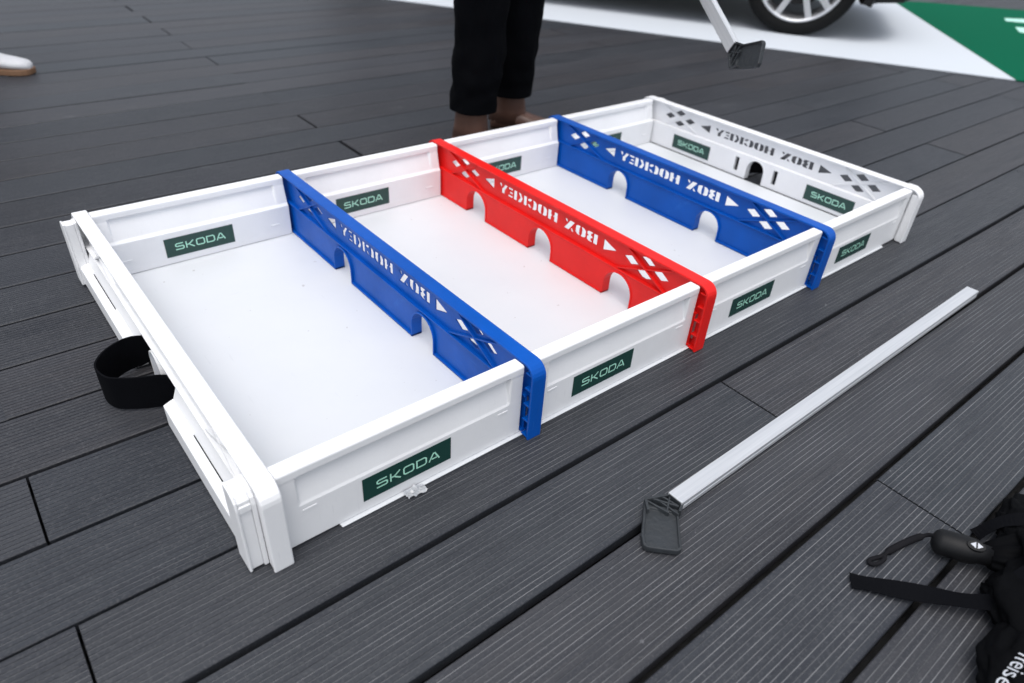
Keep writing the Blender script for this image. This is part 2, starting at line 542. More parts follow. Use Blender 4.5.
# -- side panels (near side, local x from 0 to LP)
LP = XS[1] - T - 0.0016
outer_lo = [(.024, .0042), (.024, .079)]
prof_mid = outer_lo + [(.0265, .085), (.0355, .133), (.023, .1375), (.023, .150), (.0255, .153), (.048, .153), (.0505, .150), (.0505, .1375), (.0435, .134), (.0600, .0885), (.0665, .0825), (.0665, .0042)]
prof_end = outer_lo + [(.0241, .085), (.0236, .133), (.023, .1375), (.023, .150), (.0255, .153), (.048, .153), (.0505, .150), (.0505, .1375), (.0504, .134), (.0605, .0885), (.0665, .0825), (.0665, .0042)]
def side_panel():
    m = MB()
    e = 0.026
    st = [(0, prof_end), (e, prof_end), (e + .004, prof_mid), (LP - e - .004, prof_mid), (LP - e, prof_end), (LP, prof_end)]
    m.loft([[(x, y, z) for y, z in pr] for x, pr in st])
    o = m.build("side_panel", M_WHITE, game, bevel=0.0014, seg=2, angle=25)
    # small moulded tabs near the ends, outside and inside
    tabs = [(x, .0233, .0245, .0655, .0705) for x in (0.030, LP - 0.052)] + [(x, .0660, .0678, .036, .0405) for x in (0.030, LP - 0.052)]
    for x, ya, yb, za, zb in tabs:
        t = MB(); t.box(x, x + .022, ya, yb, za, zb)
        t.build("moulded_tab", M_WHITE, o, bevel=0.0006)
    x0 = 0.2005 - 0.0805
    sticker("logo_sticker", o, (x0, .0239, .0255), (1, 0, 0), (0, 0, 1), .161, .0465)['role'] = 1
    sticker("logo_sticker", o, (0.2345 + .0805, .0666, .0215), (-1, 0, 0), (0, 0, 1), .161, .0470)
    return o
panel = side_panel()
panel.location = (XS[0] + T + 0.0008, 0, 0)
for i in range(4):
    for far in (False, True):
        o = panel if (i == 0 and not far) else copy_tree(panel, game)
        x = XS[i] + T + 0.0008
        if far:
            o.rotation_euler = (0, 0, math.pi)
            o.location = (x + LP, WT, 0)
        else:
            o.location = (x, 0, 0)
        for ch in o.children:                 # stickers were put on by hand, not all in the same spot
            if ch.name.startswith("logo_sticker"):
                ch.location.x = ((.0045, -.026, -.009, -.021) if 'role' in ch else (-.0065, .0205, .004, .010))[i]

# -- stencilled lettering cut through the cross boards
GL = {
 'B': [[(0, 0), (.38, 0), (.38, 1), (0, 1)], [(.46, 0), (.82, 0), (1, .12), (1, .40), (.86, .5), (1, .6), (1, .88), (.82, 1), (.46, 1), (.46, .86), (.60, .82), (.60, .64), (.46, .60), (.46, .40), (.60, .36), (.60, .18), (.46, .14)]],
 'O': [[(.45, 0), (.16, .05), (0, .22), (0, .78), (.16, .95), (.45, 1), (.45, .88), (.40, .74), (.40, .26), (.45, .12)],
       [(.55, 0), (.84, .05), (1, .22), (1, .78), (.84, .95), (.55, 1), (.55, .88), (.60, .74), (.60, .26), (.55, .12)]],
 'X': [[(0, 1), (.44, 1), (1, 0), (.56, 0)], [(.74, 1), (1, 1), (.80, .66), (.66, .82)], [(0, 0), (.26, 0), (.36, .18), (.22, .34)]],
 'H': [[(0, 0), (.36, 0), (.36, .42), (.46, .42), (.46, .60), (.36, .60), (.36, 1), (0, 1)], [(1, 0), (.64, 0), (.64, .42), (.55, .42), (.55, .60), (.64, .60), (.64, 1), (1, 1)]],
 'C': [[(.45, 0), (.16, .05), (0, .22), (0, .78), (.16, .95), (.45, 1), (.45, .88), (.40, .74), (.40, .26), (.45, .12)],
       [(.56, 1), (.86, .94), (1, .76), (1, .64), (.70, .64), (.66, .78), (.56, .82)], [(.56, 0), (.86, .06), (1, .24), (1, .36), (.70, .36), (.66, .22), (.56, .18)]],
 'K': [[(0, 0), (.36, 0), (.36, 1), (0, 1)], [(.44, .5), (.66, 1), (1, 1), (.74, .5), (1, 0), (.66, 0)]],
 'E': [[(0, 0), (.38, 0), (.38, 1), (0, 1)], [(.48, .78), (1, .78), (1, 1), (.48, 1)], [(.48, .40), (.86, .40), (.86, .6), (.48, .6)], [(.48, 0), (1, 0), (1, .22), (.48, .22)]],
 'Y': [[(0, 1), (.34, 1), (.50, .62), (.68, .44), (.68, 0), (.32, 0), (.32, .44)], [(.70, 1), (1, 1), (.82, .62), (.64, .70)]],
}
def stencil(z0=0.1085, z1=0.1345, cz=0.1200, flip=False):
    polys = []; PC = YC + .003
    txt = "BOX HOCKEY"; adv = 0.0392; wid = 0.0360
    start = PC - (adv * 8.55 + wid) / 2
    for i, ch in enumerate(txt):
        if ch == ' ': continue
        for pl in GL[ch]:
            polys.append([(start + (i - (.45 if i > 3 else 0)) * adv + a * wid, z0 + b * (z1 - z0)) for a, b in pl])
    for s in (-1, 1):
        polys.append([(PC + s * .206, z0 - .001), (PC + s * .206, z1 + .001), (PC + s * .249, (z0 + z1) / 2)])
        cx = PC + s * .338
        u1 = Vector((s * .0214, .0080)); u2 = Vector((s * .0210, -.0125)); L1 = Vector((s * .0228, .0085)); L2 = Vector((s * .0210, -.0090))
        # four slots round a diagonal cross
        for a, b in ((-1, -1), (-1, 1), (1, -1), (1, 1)):
            c = Vector((cx, cz)) + L1 * a + L2 * b
            polys.append([tuple(c + u1 * (i * .52) + u2 * (j * .52)) for i, j in ((-1, -1), (1, -1), (1, 1), (-1, 1))])
    if flip: polys = [[(WT - a, b) for a, b in p] for p in polys]
    return polys

def arch_poly(c, w, top, bottom):
    r = w / 2
    pts = [(c - r, bottom)]
    for k in range(0, 13):
        a = math.pi - math.pi * k / 12
        pts.append((c + r * math.cos(a), top - r + r * math.sin(a)))
    pts.append((c + r, bottom))
    return pts

def u_frame(parent, name, mat, bev=0.0015):
    """top rail with a down-turned leg at each end"""
    r, th = 0.026, 0.0055
    def outline(off):
        rr = r - off
        L = [(off, 0)]
        for k in range(0, 7):
            a = math.pi - (math.pi / 2) * k / 6
            L.append((r + rr * math.cos(a), H - r + rr * math.sin(a)))
        for k in range(0, 7):
            a = math.pi / 2 - (math.pi / 2) * k / 6
            L.append((WT - r + rr * math.cos(a), H - r + rr * math.sin(a)))
        L.append((WT - off, 0))
        return L
    A, B = outline(0), outline(th)
    m = MB()
    rings = [[(0, *a), (T, *a), (T, *b), (0, *b)] for a, b in zip(A, B)]
    m.loft(rings)
    return m.build(name, mat, parent, bevel=bev, seg=3, angle=35)

def leg_ribs(parent, mat):
    for s in (0, 1):
        m = MB()
        ys = (0.005, 0.0215) if s == 0 else (WT - 0.0215, WT - 0.005)
        for z in (0.002, 0.036, 0.070, 0.104, 0.136):
            m.box(0.0015, T - 0.0015, ys[0], ys[1], z, z + 0.003)
        yy = (0.0185, 0.0215) if s == 0 else (WT - 0.0215, WT - 0.0185)
        m.box(T * .45, T - 0.0012, ys[0], ys[1], 0.0052, 0.1352)
        m.build("leg_rib", mat, parent, bevel=0.0006)

def divider(name, mat, arches, aw, xl):
    root = u_frame(game, name, mat)
    bot = ZF + 0.0015
    # upper web with the cut lettering
    out = [(0.0056, .0838), (WT - 0.0056, .0838), (WT - 0.0056, H - 0.022), (WT - 0.022, H - 0.0056), (0.022, H - 0.0056), (0.0056, H - 0.022)]
    xw = T * 0.40
    link("web", plate(out, stencil(), 0.0028, lambda u, v, w: (xw + w, u, v)), mat, root)
    # lower plates between the arches, set nearer the front face
    cs = sorted(arches); bounds = [None] + cs + [None]
    for i in range(len(bounds) - 1):
        lo, hi = bounds[i], bounds[i + 1]
        pl = []
        if lo is None: pl += [(0.0225, .0836), (0.0225, bot)]
        else:
            ap = arch_poly(lo, aw + .0006, 0.0767, bot)
            pl += [(lo, .0836)] + ap[7:]
        if hi is None: pl += [(WT - 0.0225, bot), (WT - 0.0225, .0836)]
        else:
            ap = arch_poly(hi, aw + .0006, 0.0767, bot)
            pl += ap[:8] + [(hi, .0836)]
        link("lower_plate", plate(pl, [], 0.0022, lambda u, v, w: (xl + w, u, v)), mat, root)
    # rims round the lower plates and the arches
    edges = [0.0220] + [e for c in sorted(arches) for e in (c - aw / 2, c + aw / 2)] + [WT - 0.0220]
    x0, x1 = 0.0022, T - 0.0022
    for i in range(0, len(edges), 2):
        m = MB(); m.box(x0, x1, edges[i], edges[i + 1], bot - .0004, bot + 0.004)
        m.build("foot_rim", mat, root, bevel=0.0008)
    for c in arches:
        o_ = arch_poly(c, aw + 0.0078, 0.0765 + 0.0039, bot - .0006); i_ = arch_poly(c, aw, 0.0765, bot - .0006)
        m = MB(); m.loft([[(x0, *a), (x1, *a), (x1, *b), (x0, *b)] for a, b in zip(o_, i_)])
        m.build("arch_rim", mat, root, bevel=0.0007)
    # middle rib and diagonal braces (both faces)
    m = MB(); m.box(x0 + .001, x1 - .001, 0.0216, WT - 0.0216, 0.0835, 0.0868)
    m.build("middle_rib", mat, root, bevel=0.0008)
    for s in (-1, 1):
        cx, cz = YC + s * .338, 0.1190
        for fx, nx, tt in ((xw, -1, xw - x0 - .003), (xw + 0.0028, 1, x1 - xw - .0058)):
            m = MB()
            for ux, uz in ((.0228, .0088), (.0210, -.0110)):
                u = Vector((0, s * ux, uz)); lo = (0.0855 - cz) / u.z; hi = (0.148 - cz) / u.z
                a = max(min(lo, hi), -5.0); b = min(max(lo, hi), 5.0)
                c0 = Vector((fx, cx, cz))
                m.bar(c0 + u * a, c0 + u * b, (nx, 0, 0), 0.0032, tt - (0.0006 if uz > 0 else 0))
            m.build("cross_brace", mat, root)
    leg_ribs(root, mat)
    return root
blue = divider("divider", M_BLUE, [YC - .167, YC + .173], 0.078, T * .26)
blue['label'] = "blue divider with two arches"
blue.location = (XS[1], 0, 0)
blue2 = copy_tree(blue, game); blue2.location = (XS[3], 0, 0)
red = divider("divider", M_RED, [YC - .2695, YC + .003, YC + .2755], 0.086, T * .14)
red['label'] = "red middle divider with three arches"
red.location = (XS[2], 0, 0)

def end_board():
    root = u_frame(game, "end_board", M_WHITE, 0.0030)
    root['label'] = "white end board with centre hole"
    bot = ZF + 0.0015
    ah = arch_poly(YC, 0.064, 0.0735, bot)
    slots = []
    for s in (-1, 1):
        c = YC + s * 0.0735
        slots.append([(c - .0078, .0215), (c + .0078, .0215), (c + .0078, .0660), (c - .0078, .0660)])
    out = [(0.0084, bot)] + ah + [(WT - 0.0084, bot), (WT - 0.0084, H - 0.022), (WT - 0.022, H - 0.0084), (0.022, H - 0.0084), (0.0084, H - 0.022)]
    xw = T * 0.42
    link("web", plate(out, stencil(0.1045, 0.1285, 0.1170, True) + slots, 0.0020, lambda u, v, w: (xw + w, u, v)), M_WHITE, root)
    # raised inner lower plate with the goal hole and strap slots
    xi = T * 0.80
    out2 = [(0.0215, bot)] + ah + [(WT - 0.0215, bot), (WT - 0.0215, 0.0805), (0.0215, 0.0805)]
    ip = link("inner_plate", plate(out2, slots, 0.0028, lambda u, v, w: (xi - w, u, v)), M_WHITE, root)
    for s in (-1, 1):
        c = YC + s * 0.266
        sticker("logo_sticker", ip, (xi - .0001, c - .0805, .0165), (0, 1, 0), (0, 0, 1), .161, .0465)
    m = MB(); m.loft([[(xw + .0019, y, .0835), (xi - .0006, y, .0800), (xi - .0006, y, .0772), (xw + .0019, y, .0800)] for y in (0.0214, WT - 0.0214)])
    m.build("inner_ledge", M_WHITE, root, bevel=0.0008)
    o_ = arch_poly(YC, 0.064 + .007, 0.0735 + .0035, bot - .0006); i_ = arch_poly(YC, 0.0640, 0.0735, bot - .0006)
    m = MB(); m.loft([[(0.002, *a), (xi + .0012, *a), (xi + .0012, *b), (0.002, *b)] for a, b in zip(o_, i_)])
    m.build("arch_rim", M_WHITE, root, bevel=0.0007)
    m = MB(); m.box(0.0028, xw, 0.0216, WT - 0.0216, 0.0842, 0.0876)
    m.build("middle_rib", M_WHITE, root, bevel=0.0008)
    for s in (-1, 1):
        cx, cz = YC + s * .338, 0.1165
        for fx, nx, tt in ((xw, -1, xw - .005), (xw + 0.0020, 1, .004)):
            m = MB()
            for ux, uz in ((.0228, .0088), (.0210, -.0110)):
                u = Vector((0, s * ux, uz)); lo = (0.087 - cz) / u.z; hi = (0.148 - cz) / u.z
                a = max(min(lo, hi), -5.0); b = min(max(lo, hi), 5.0)
                c0 = Vector((fx, cx, cz))
                m.bar(c0 + u * a, c0 + u * b, (nx, 0, 0), 0.0032, tt - (0.0006 if uz > 0 else 0))
            m.build("cross_brace", M_WHITE, root)
    # outer skirt either side of the strap, with a narrow open slit in its ledge
    for y0, y1 in ((0.052, YC - .118), (YC + .078, WT - 0.052)):
        m = MB()
        s0, s1 = (0.115, 0.285) if y0 < YC else (WT - 0.285, WT - 0.115)
        m.box(-0.0205, -0.0170, y0, y1, 0.003, 0.0440)
        def led(xa, za, xb, zb, ya, yb):
            m.loft([[(xa, y, za), (xb, y, zb), (xb, y, zb - .003), (xa, y, za - .003)] for y in (ya, yb)])
        led(-0.0206, .0470, -0.0060, .0530, y0, y1)
        led(-0.0059, .0530, -0.0030, .0542, y0, s0); led(-0.0059, .0530, -0.0030, .0542, s1, y1)
        m.box(-0.0168, 0.0040, y0, y0 + .003, 0.003, 0.0435)
        m.box(-0.0168, 0.0040, y1 - .003, y1, 0.003, 0.0435)
        m.loft([[(-.0042, y, .0500), (.0085, y, .0838), (.0110, y, .0838), (-.0012, y, .0500)] for y in (y0, y1)])
        m.build("outer_skirt", M_WHITE, root, bevel=0.001)
    # corner posts standing outside the board
    for s in (0, 1):
        def yy(v): return v if s == 0 else WT - v
        prof = [(.019, .004), (.019, .128), (.0215, .140), (.028, .1475), (.036, .1505), (.060, .1505), (.060, .004)]
        m = MB()
        m.loft([[(x, yy(y), z) for y, z in prof] for x in (-0.0270, -0.0230)])
        m.loft([[(x, yy(y), z) for y, z in prof] for x in (-0.0060, 0.0006)])
        m.loft([[(x, yy(y), z - (.002 if z > .1 else 0)) for y, z in [(.0225, .0045), (.0225, .128)] + prof[2:]] for x in (-0.0229, -0.0061)])
        y0, y1 = sorted((yy(.0195), yy(.0225)))
        m.box(-0.0229, -0.0061, y0, y1, .120, .132)
        m.build("corner_post", M_WHITE, root, bevel=0.0026, seg=3, angle=30)
    for y0, y1 in ((.0050, .0214), (WT - .0214, WT - .0050)):
        m = MB(); m.box(.0012, T - .0012, y0, y1, .002, .142); m.build("leg_core", M_WHITE, root, bevel=.001)
    return root
eb = end_board()
eb2 = copy_tree(eb, game)
eb2.rotation_euler = (0, 0, math.pi)
eb2.location = (XS[4] + T, WT, 0)

# carrying strap through the two slots of the near end board
def strap_band(pts, zlo, zhi, t):
    m = MB()
    P = [Vector((a, b, 0)) for a, b in pts]; rings = []
    for i, p in enumerate(P):
        d = (P[min(i + 1, len(P) - 1)] - P[max(i - 1, 0)]).normalized(); nn = Vector((-d.y, d.x, 0)) * (t / 2)
        lo = zlo[i] if isinstance(zlo, list) else zlo; hi = zhi[i] if isinstance(zhi, list) else zhi
        rings.append([p + nn + Vector((0, 0, lo)), p - nn + Vector((0, 0, lo)), p - nn + Vector((0, 0, hi)), p + nn + Vector((0, 0, hi))])
    m.loft(rings)
    return m
def catmull(pts, n=8):
    P = [Vector(p) for p in pts]; out = []
    for i in range(len(P) - 1):
        p0, p1, p2, p3 = P[max(i - 1, 0)], P[i], P[i + 1], P[min(i + 2, len(P) - 1)]
        for k in range(n):
            t = k / n
            out.append(0.5 * ((2 * p1) + (-p0 + p2) * t + (2 * p0 - 5 * p1 + 4 * p2 - p3) * t * t + (-p0 + 3 * p1 - 3 * p2 + p3) * t ** 3))
    out.append(P[-1])
    return out
loop = catmull([(0.021, .584, 0), (0.005, .586, 0), (-0.028, .588, 0), (-0.064, .568, 0), (-0.0865, .532, 0), (-0.080, .490, 0), (-0.056, .468, 0), (-0.026, .452, 0), (0.004, .441, 0), (0.021, .437, 0)], 6)
nl = len(loop)
strap_band([(p.x, p.y) for p in loop], [.005 + .017 * max(0, 1 - i / 9, 1 - (nl - 1 - i) / 9) for i in range(nl)], [.0735 - .009 * max(0, 1 - i / 9, 1 - (nl - 1 - i) / 9) for i in range(nl)], 0.0032).build("carrying_strap", M_STRAP, game, smooth=False)
far_strap = copy_tree(bpy.data.objects["carrying_strap"], game)
far_strap.rotation_euler = (0, 0, math.pi); far_strap.location = (XS[4] + T, WT, 0)

# ================================================================== STICKS
def make_stick(L=1.158):
    root = empty("hockey_stick")
    zt = 0.0245; w = 0.0285; hh = 0.0195
    m = MB()                                           # hollow profile with a shallow groove line along its sides
    r0 = [(-w / 2, zt - hh), (w / 2, zt - hh), (w / 2, zt - hh * .58), (w / 2 - .0012, zt - hh * .54), (w / 2 - .0012, zt - hh * .46), (w / 2, zt - hh * .42), (w / 2, zt), (-w / 2, zt),
          (-w / 2, zt - hh * .42), (-w / 2 + .0012, zt - hh * .46), (-w / 2 + .0012, zt - hh * .54), (-w / 2, zt - hh * .58)]
    m.loft([[(x, y, z) for y, z in r0] for x in (0, L)])
    m.build("shaft", M_ALU, root, bevel=0.0012)
    # black plastic neck: open lattice between two bent chords
    n = MB()
    A0, A1 = Vector((0.004, .0125, 0)), Vector((-.036, .0300, 0))
    B0, B1 = Vector((0.004, -.0125, 0)), Vector((-.004, -.0120, 0))
    z0 = 0.007
    def b(p, q, w_=.0045, t=.013): n.bar((p.x, p.y, z0), (q.x, q.y, z0), (0, 0, 1), w_, t)
    b(A0, A1); b(A1, Vector((-.050, .012, 0)))
    b(B0, Vector((-.012, -.020, 0)))
    ed0, ed1 = Vector((-.050, .014, 0)), Vector((-.016, -.022, 0))
    b(A0.lerp(A1, .35), B1, .003, .0118); b(A0.lerp(A1, .75), B1, .003, .0114); b(A0, ed0.lerp(ed1, .62), .003, .0110)
    b(A1, ed0.lerp(ed1, .70), .003, .0106); b(A0.lerp(A1, .6), ed1, .003, .0102)
    n.box(-.001, .016, -w / 2 + .002, w / 2 - .002, zt - hh + .002, zt - .002)
    n.build("blade_neck", M_BLACKP, root, bevel=0.0006)
    # paddle with a raised rim
    out = [(-.040, .0285), (-.092, -.012), (-.103, -.026), (-.101, -.034), (-.070, -.066), (-.062, -.067), (-.055, -.060), (-.006, -.014)]
    cx = sum(p[0] for p in out) / len(out); cy = sum(p[1] for p in out) / len(out)
    inn = [(cx + (x - cx) * .86, cy + (y - cy) * .86) for x, y in out]
    k = len(out); m = MB()
    vs = [(x, y, .003) for x, y in out] + [(x, y, .0135) for x, y in out] + [(x, y, .0135) for x, y in inn] + [(x, y, .0095) for x, y in inn]
    fs = [tuple(range(k))[::-1], tuple(range(3 * k, 4 * k))]
    for s in range(3):
        for j in range(k): fs.append((s * k + j, s * k + (j + 1) % k, (s + 1) * k + (j + 1) % k, (s + 1) * k + j))
    m.add(vs, fs)
    m.build("blade", M_BLACKP, root, bevel=0.0016, seg=3, angle=30)
    return root
stick = tag(make_stick(), "silver hockey stick with small black blade lying on the deck in front of the box", "hockey stick", "silver box hockey sticks")
stick.location = (0.5560, -0.2565, 0)
stick.rotation_euler = (0, 0, math.atan2(0.0075, 1.157))
held = copy_tree(stick)
tag(held, "silver hockey stick held up in the air with its black blade beyond the box", "hockey stick", "silver box hockey sticks")
P0 = Vector((1.3708, 0.3509, 0.4969)); P1 = Vector((1.888, 1.334, 0.937))
ax = (P1 - P0).normalized()
zz = (CAM - P0); zz = (zz - ax * zz.dot(ax)).normalized()
zz = Matrix.Rotation(R(-30), 3, ax) @ zz
yy_ = zz.cross(ax)
held.matrix_world = Matrix(((ax.x, yy_.x, zz.x, P0.x), (ax.y, yy_.y, zz.y, P0.y), (ax.z, yy_.z, zz.z, P0.z), (0, 0, 0, 1)))

# ================================================================== FLOOR MAT AND CAR
mat_o = tag(empty("floor_mat", (4.0, 2.0, 0)), "white and green printed floor mat lying under the parked car", "mat")
def slab(name, poly, z0, z1, m, parent, org=(4.0, 2.0, 0)):
    b = MB(); k = len(poly)
    vs = [(x - org[0], y - org[1], z0) for x, y in poly] + [(x - org[0], y - org[1], z1) for x, y in poly]
    b.add(vs, [tuple(range(k)), tuple(range(k, 2 * k))] + [(j, (j + 1) % k, k + (j + 1) % k, k + j) for j in range(k)])
    return b.build(name, m, parent)
slab("white_section", [(0.30, 7.245), (2.466, 3.744), (4.415, .6085), (6.45, 2.298), (6.60, 2.43), (4.0, 6.65), (2.2, 9.2)], 0.001, 0.006, M_MATW, mat_o)
slab("green_section", [(4.4165, .6065), (5.25, -.742), (8.90, 0.05), (7.30, 1.57), (6.705, 2.185), (6.452, 2.296)], 0.0012, 0.0062, M_MATG, mat_o)
mk = MB()
for pl in ([(6.626, 1.481), (6.812, 1.355), (6.601, 1.283), (6.494, 1.42)], [(6.27, 1.273), (6.358, 1.2), (6.077, 1.104), (6.073, 1.175)]):
    mk.add([(x - 4.0, y - 2.0, z) for z in (.0058, .0066) for x, y in pl], [(0, 1, 2, 3), (4, 5, 6, 7), (0, 1, 5, 4), (1, 2, 6, 5), (2, 3, 7, 6), (3, 0, 4, 7)])
mk.build("printed_mark", new_mat("mint_print", (0.45, 0.78, 0.66), 0.6), mat_o)

CAR = Vector((4.20, 1.865, 0))
du = Vector((-.526, .85, 0)).normalized(); dn = Vector((-.85, -.526, 0)).normalized()
car = tag(empty("parked_car", CAR), "dark bronze car with silver five spoke wheels parked on the white mat", "car")
car.rotation_euler = (0, 0, math.atan2(du.y, du.x))   # local +X along the car (rearwards), local +Y towards the box
RW, WB, CW = 0.345, 2.68, 1.80
def wheel(x, y, flip):
    w = MB()
    # tyre, outer face at +y
    prof = [(.265, -.10), (.31, -.112), (.334, -.10), (RW, -.075), (RW, .075), (.336, .096), (.315, .108), (.285, .107), (.266, .098)]
    w.lathe(prof, 64)
    t = w.build("tyre", M_TYRE, car, smooth=True)
    r = MB()
    r.lathe([(.268, .098), (.263, .107), (.250, .102), (.243, .080), (.236, -.08)], 64)
    for k in range(5):
        for s in (-1, 1):
            a = 2 * math.pi * k / 5 + 0.35
            c, s_ = math.cos(a), math.sin(a)
            e = a + s * 0.24
            p = Vector((c * .045 + s * -s_ * .018, .078, s_ * .045 + s * c * .018)); q = Vector((math.cos(e) * .250, .092, math.sin(e) * .250))
            r.bar(p, q, (0, -1, 0), .036, .028)
    r.lathe([(.0, .094), (.030, .092), (.062, .080), (.066, .050)], 24)
    rr = r.build("rim", M_RIM, t, bevel=0.004)
    d = MB(); d.lathe([(.0, .010), (.175, .010), (.175, -.010), (.0, -.010)], 40)
    d.build("brake_disc", M_DISC, t)
    t.location = (x, y, RW)
    if flip: t.rotation_euler = (0, 0, math.pi)
    return t
wy = -0.115
wheel(0, wy, False); wheel(WB, wy, False)
wheel(0, wy - 1.56, True); wheel(WB, wy - 1.56, True)
# body: rings of half sections along the length, yc is the centre line
yc = wy - 0.78
st = [  # x, sill z, half width low, half width mid, belt z, belt half width, roof z, roof half width
    (-.66, .32, .55, .60, .70, .56, .72, .50), (-.58, .24, .72, .78, .80, .70, .83, .60), (-.42, .20, .84, .88, .92, .80, .95, .66), (0, .20, .87, .90, .98, .84, 1.01, .68),
    (.55, .20, .87, .90, 1.02, .86, 1.07, .70), (1.10, .20, .87, .90, 1.02, .86, 1.50, .62), (1.55, .20, .87, .90, 1.03, .86, 1.58, .60), (2.30, .20, .87, .90, 1.05, .86, 1.57, .60),
    (2.95, .20, .86, .89, 1.06, .84, 1.50, .58), (3.35, .24, .80, .84, 1.04, .78, 1.12, .62), (3.52, .32, .66, .70, .92, .66, .96, .55)]
def ring(s):
    x, z0, a, b, zb, c, zr, d = s
    half = [(a * .86, z0), (a, z0 + .04), (b, z0 + .30), (b * .985, zb - .12), (c, zb), (d, zr - .03), (d * .82, zr)]
    return [(x, yc + y, z) for y, z in half] + [(x, yc - y, z) for y, z in half[::-1]]
m = MB(); m.loft([ring(s) for s in st])
body = m.build("body", M_PAINT, car, smooth=True, bevel=0)
cut = MB()
for x in (0, WB):
    for y in (yc + .78, yc - .78):
        n = 28; rg = []
        for yv in (-.30, .30):
            rg.append([(x + .40 * math.cos(2 * math.pi * k / n), y + yv, RW + .40 * math.sin(2 * math.pi * k / n)) for k in range(n)])
        cut.loft(rg)
cutter = link("cutter", cut.mesh("cutter"), M_TRIM, car)
bo = body.modifiers.new("arches", 'BOOLEAN'); bo.object = cutter; bo.operation = 'DIFFERENCE'; bo.solver = 'EXACT'
dg = bpy.context.evaluated_depsgraph_get(); dg.update()
nm = bpy.data.meshes.new_from_object(body.evaluated_get(dg))
body.modifiers.clear(); body.data = nm
bpy.data.objects.remove(cutter)
for x in (0, WB):                               # black wheel arch trims
    for y in (yc + .895, yc - .895):
        a = MB(); rg = []
        for k in range(25):
            t = R(-18) + R(216) * k / 24
            rg.append([(x + r * math.cos(t), y + w, RW + r * math.sin(t)) for r, w in ((.385, -.03), (.385, .012), (.43, .016), (.445, -.03))])
        a.loft(rg); a.build("arch_trim", M_TRIM, car, smooth=False)
for y in (yc + .872, yc - .872):                # sills
    a = MB(); a.box(.43, WB - .43, y - .03, y + .028, .17, .30); a.build("sill", M_TRIM, car, bevel=.01)
a = MB(); a.loft([[(x, yc + y, z) for y, z in ((-hw, .23), (-hw, .38), (hw, .38), (hw, .23))] for x, hw in ((-.69, .46), (-.61, .72), (-.435, .865))])
a.build("front_bumper", M_TRIM, car, bevel=.012)
a = MB(); a.loft([[(x, yc + y, z) for y, z in ((-hw, .22), (-hw, .42), (hw, .42), (hw, .22))] for x, hw in ((3.12, .86), (3.38, .82), (3.56, .62))])
a.build("rear_bumper", M_TRIM, car, bevel=.012)
def pane(name, pts, nrm):
    a = MB(); nrm = Vector(nrm)
    k = len(pts); a.add([Vector(p) for p in pts] + [Vector(p) + nrm for p in pts], [tuple(range(k)), tuple(range(k, 2 * k))] + [(j, (j + 1) % k, k + (j + 1) % k, k + j) for j in range(k)])
    return a.build(name, M_GLASS, car)
for s in (-1, 1):
    def sp(x, f): return (x, yc + s * (.868 - .245 * f), 1.045 + .46 * f)
    pane("side_window", [sp(.95, 0), sp(1.62, 0), sp(1.62, .96), sp(1.28, .92)], (0, s * .012, .004))
    pane("side_window", [sp(1.68, 0), sp(2.45, 0), sp(2.45, .96), sp(1.68, .98)], (0, s * .012, .004))
    hl = MB(); hl.loft([[(-.62, yc + s * .60, .62), (-.57, yc + s * .74, .62), (-.57, yc + s * .74, .72), (-.62, yc + s * .60, .72)],
                        [(-.675, yc + s * .56, .63), (-.60, yc + s * .78, .63), (-.60, yc + s * .78, .71), (-.675, yc + s * .56, .71)]])
    hl.build("headlight", M_LAMP, car)
pane("windscreen", [(.60, yc - .68, 1.10), (.60, yc + .68, 1.10), (1.06, yc + .58, 1.49), (1.06, yc - .58, 1.49)], (-.014, 0, .014))
pane("rear_window", [(3.30, yc - .58, 1.17), (3.30, yc + .58, 1.17), (2.99, yc + .52, 1.47), (2.99, yc - .52, 1.47)], (.014, 0, .010))

# ================================================================== PEOPLE
def shoe(parent, heel, toe_dir, L, upper_m, sole_m, boot=True):
    """shoe from heel point along toe_dir"""
    d = Vector((toe_dir[0], toe_dir[1], 0)).normalized(); u = Vector((-d.y, d.x, 0)); h = Vector(heel)
    S = [(0, .030, .052), (.06, .038, .075), (.18, .041, .085), (.34, .040, .082), (.50, .042, .066), (.66, .048, .053), (.80, .050, .046), (.92, .042, .040), (.98, .026, .032), (1.0, .012, .022)]
    def rings(k0, k1, grow=0.0):
        out = []
        for f, w, hh in S:
            c = h + d * (L * f); r = []
            for k in range(14):
                a = 2 * math.pi * k / 14
                y = math.cos(a) * (w + grow); s = math.sin(a)
                z = k0 + (k1(hh) - k0) * (0.5 + 0.5 * s) if s < 0 else k0 + (k1(hh) - k0) * (0.5 + 0.5 * s ** 0.8)
                r.append(c + u * y + Vector((0, 0, z)))
            out.append(r)
        return out
    m = MB(); m.loft(rings(0.016, lambda x: x + .012))
    if boot:
        c = h + d * (L * .20)
        rg = []
        for z, f, w in ((.05, .074, .046), (.09, .064, .045), (.13, .058, .046), (.17, .056, .047), (.20, .056, .047)):
            rg.append([c + d * (math.cos(2 * math.pi * k / 16) * f) + u * (math.sin(2 * math.pi * k / 16) * w) + Vector((0, 0, z)) for k in range(16)])
        m.loft(rg)
    up = m.build("shoe", upper_m, parent, smooth=True)
    s = MB(); rg = []
    for f, w, hh in S:
        c = h + d * (L * (f * 1.02 - .01)); ww = w + .004
        rg.append([c + u * ww + Vector((0, 0, .0)), c + u * ww + Vector((0, 0, .022)), c - u * ww + Vector((0, 0, .022)), c - u * ww + Vector((0, 0, 0))])
    s.loft(rg); s.build("sole", sole_m, up, bevel=.003)
    return up

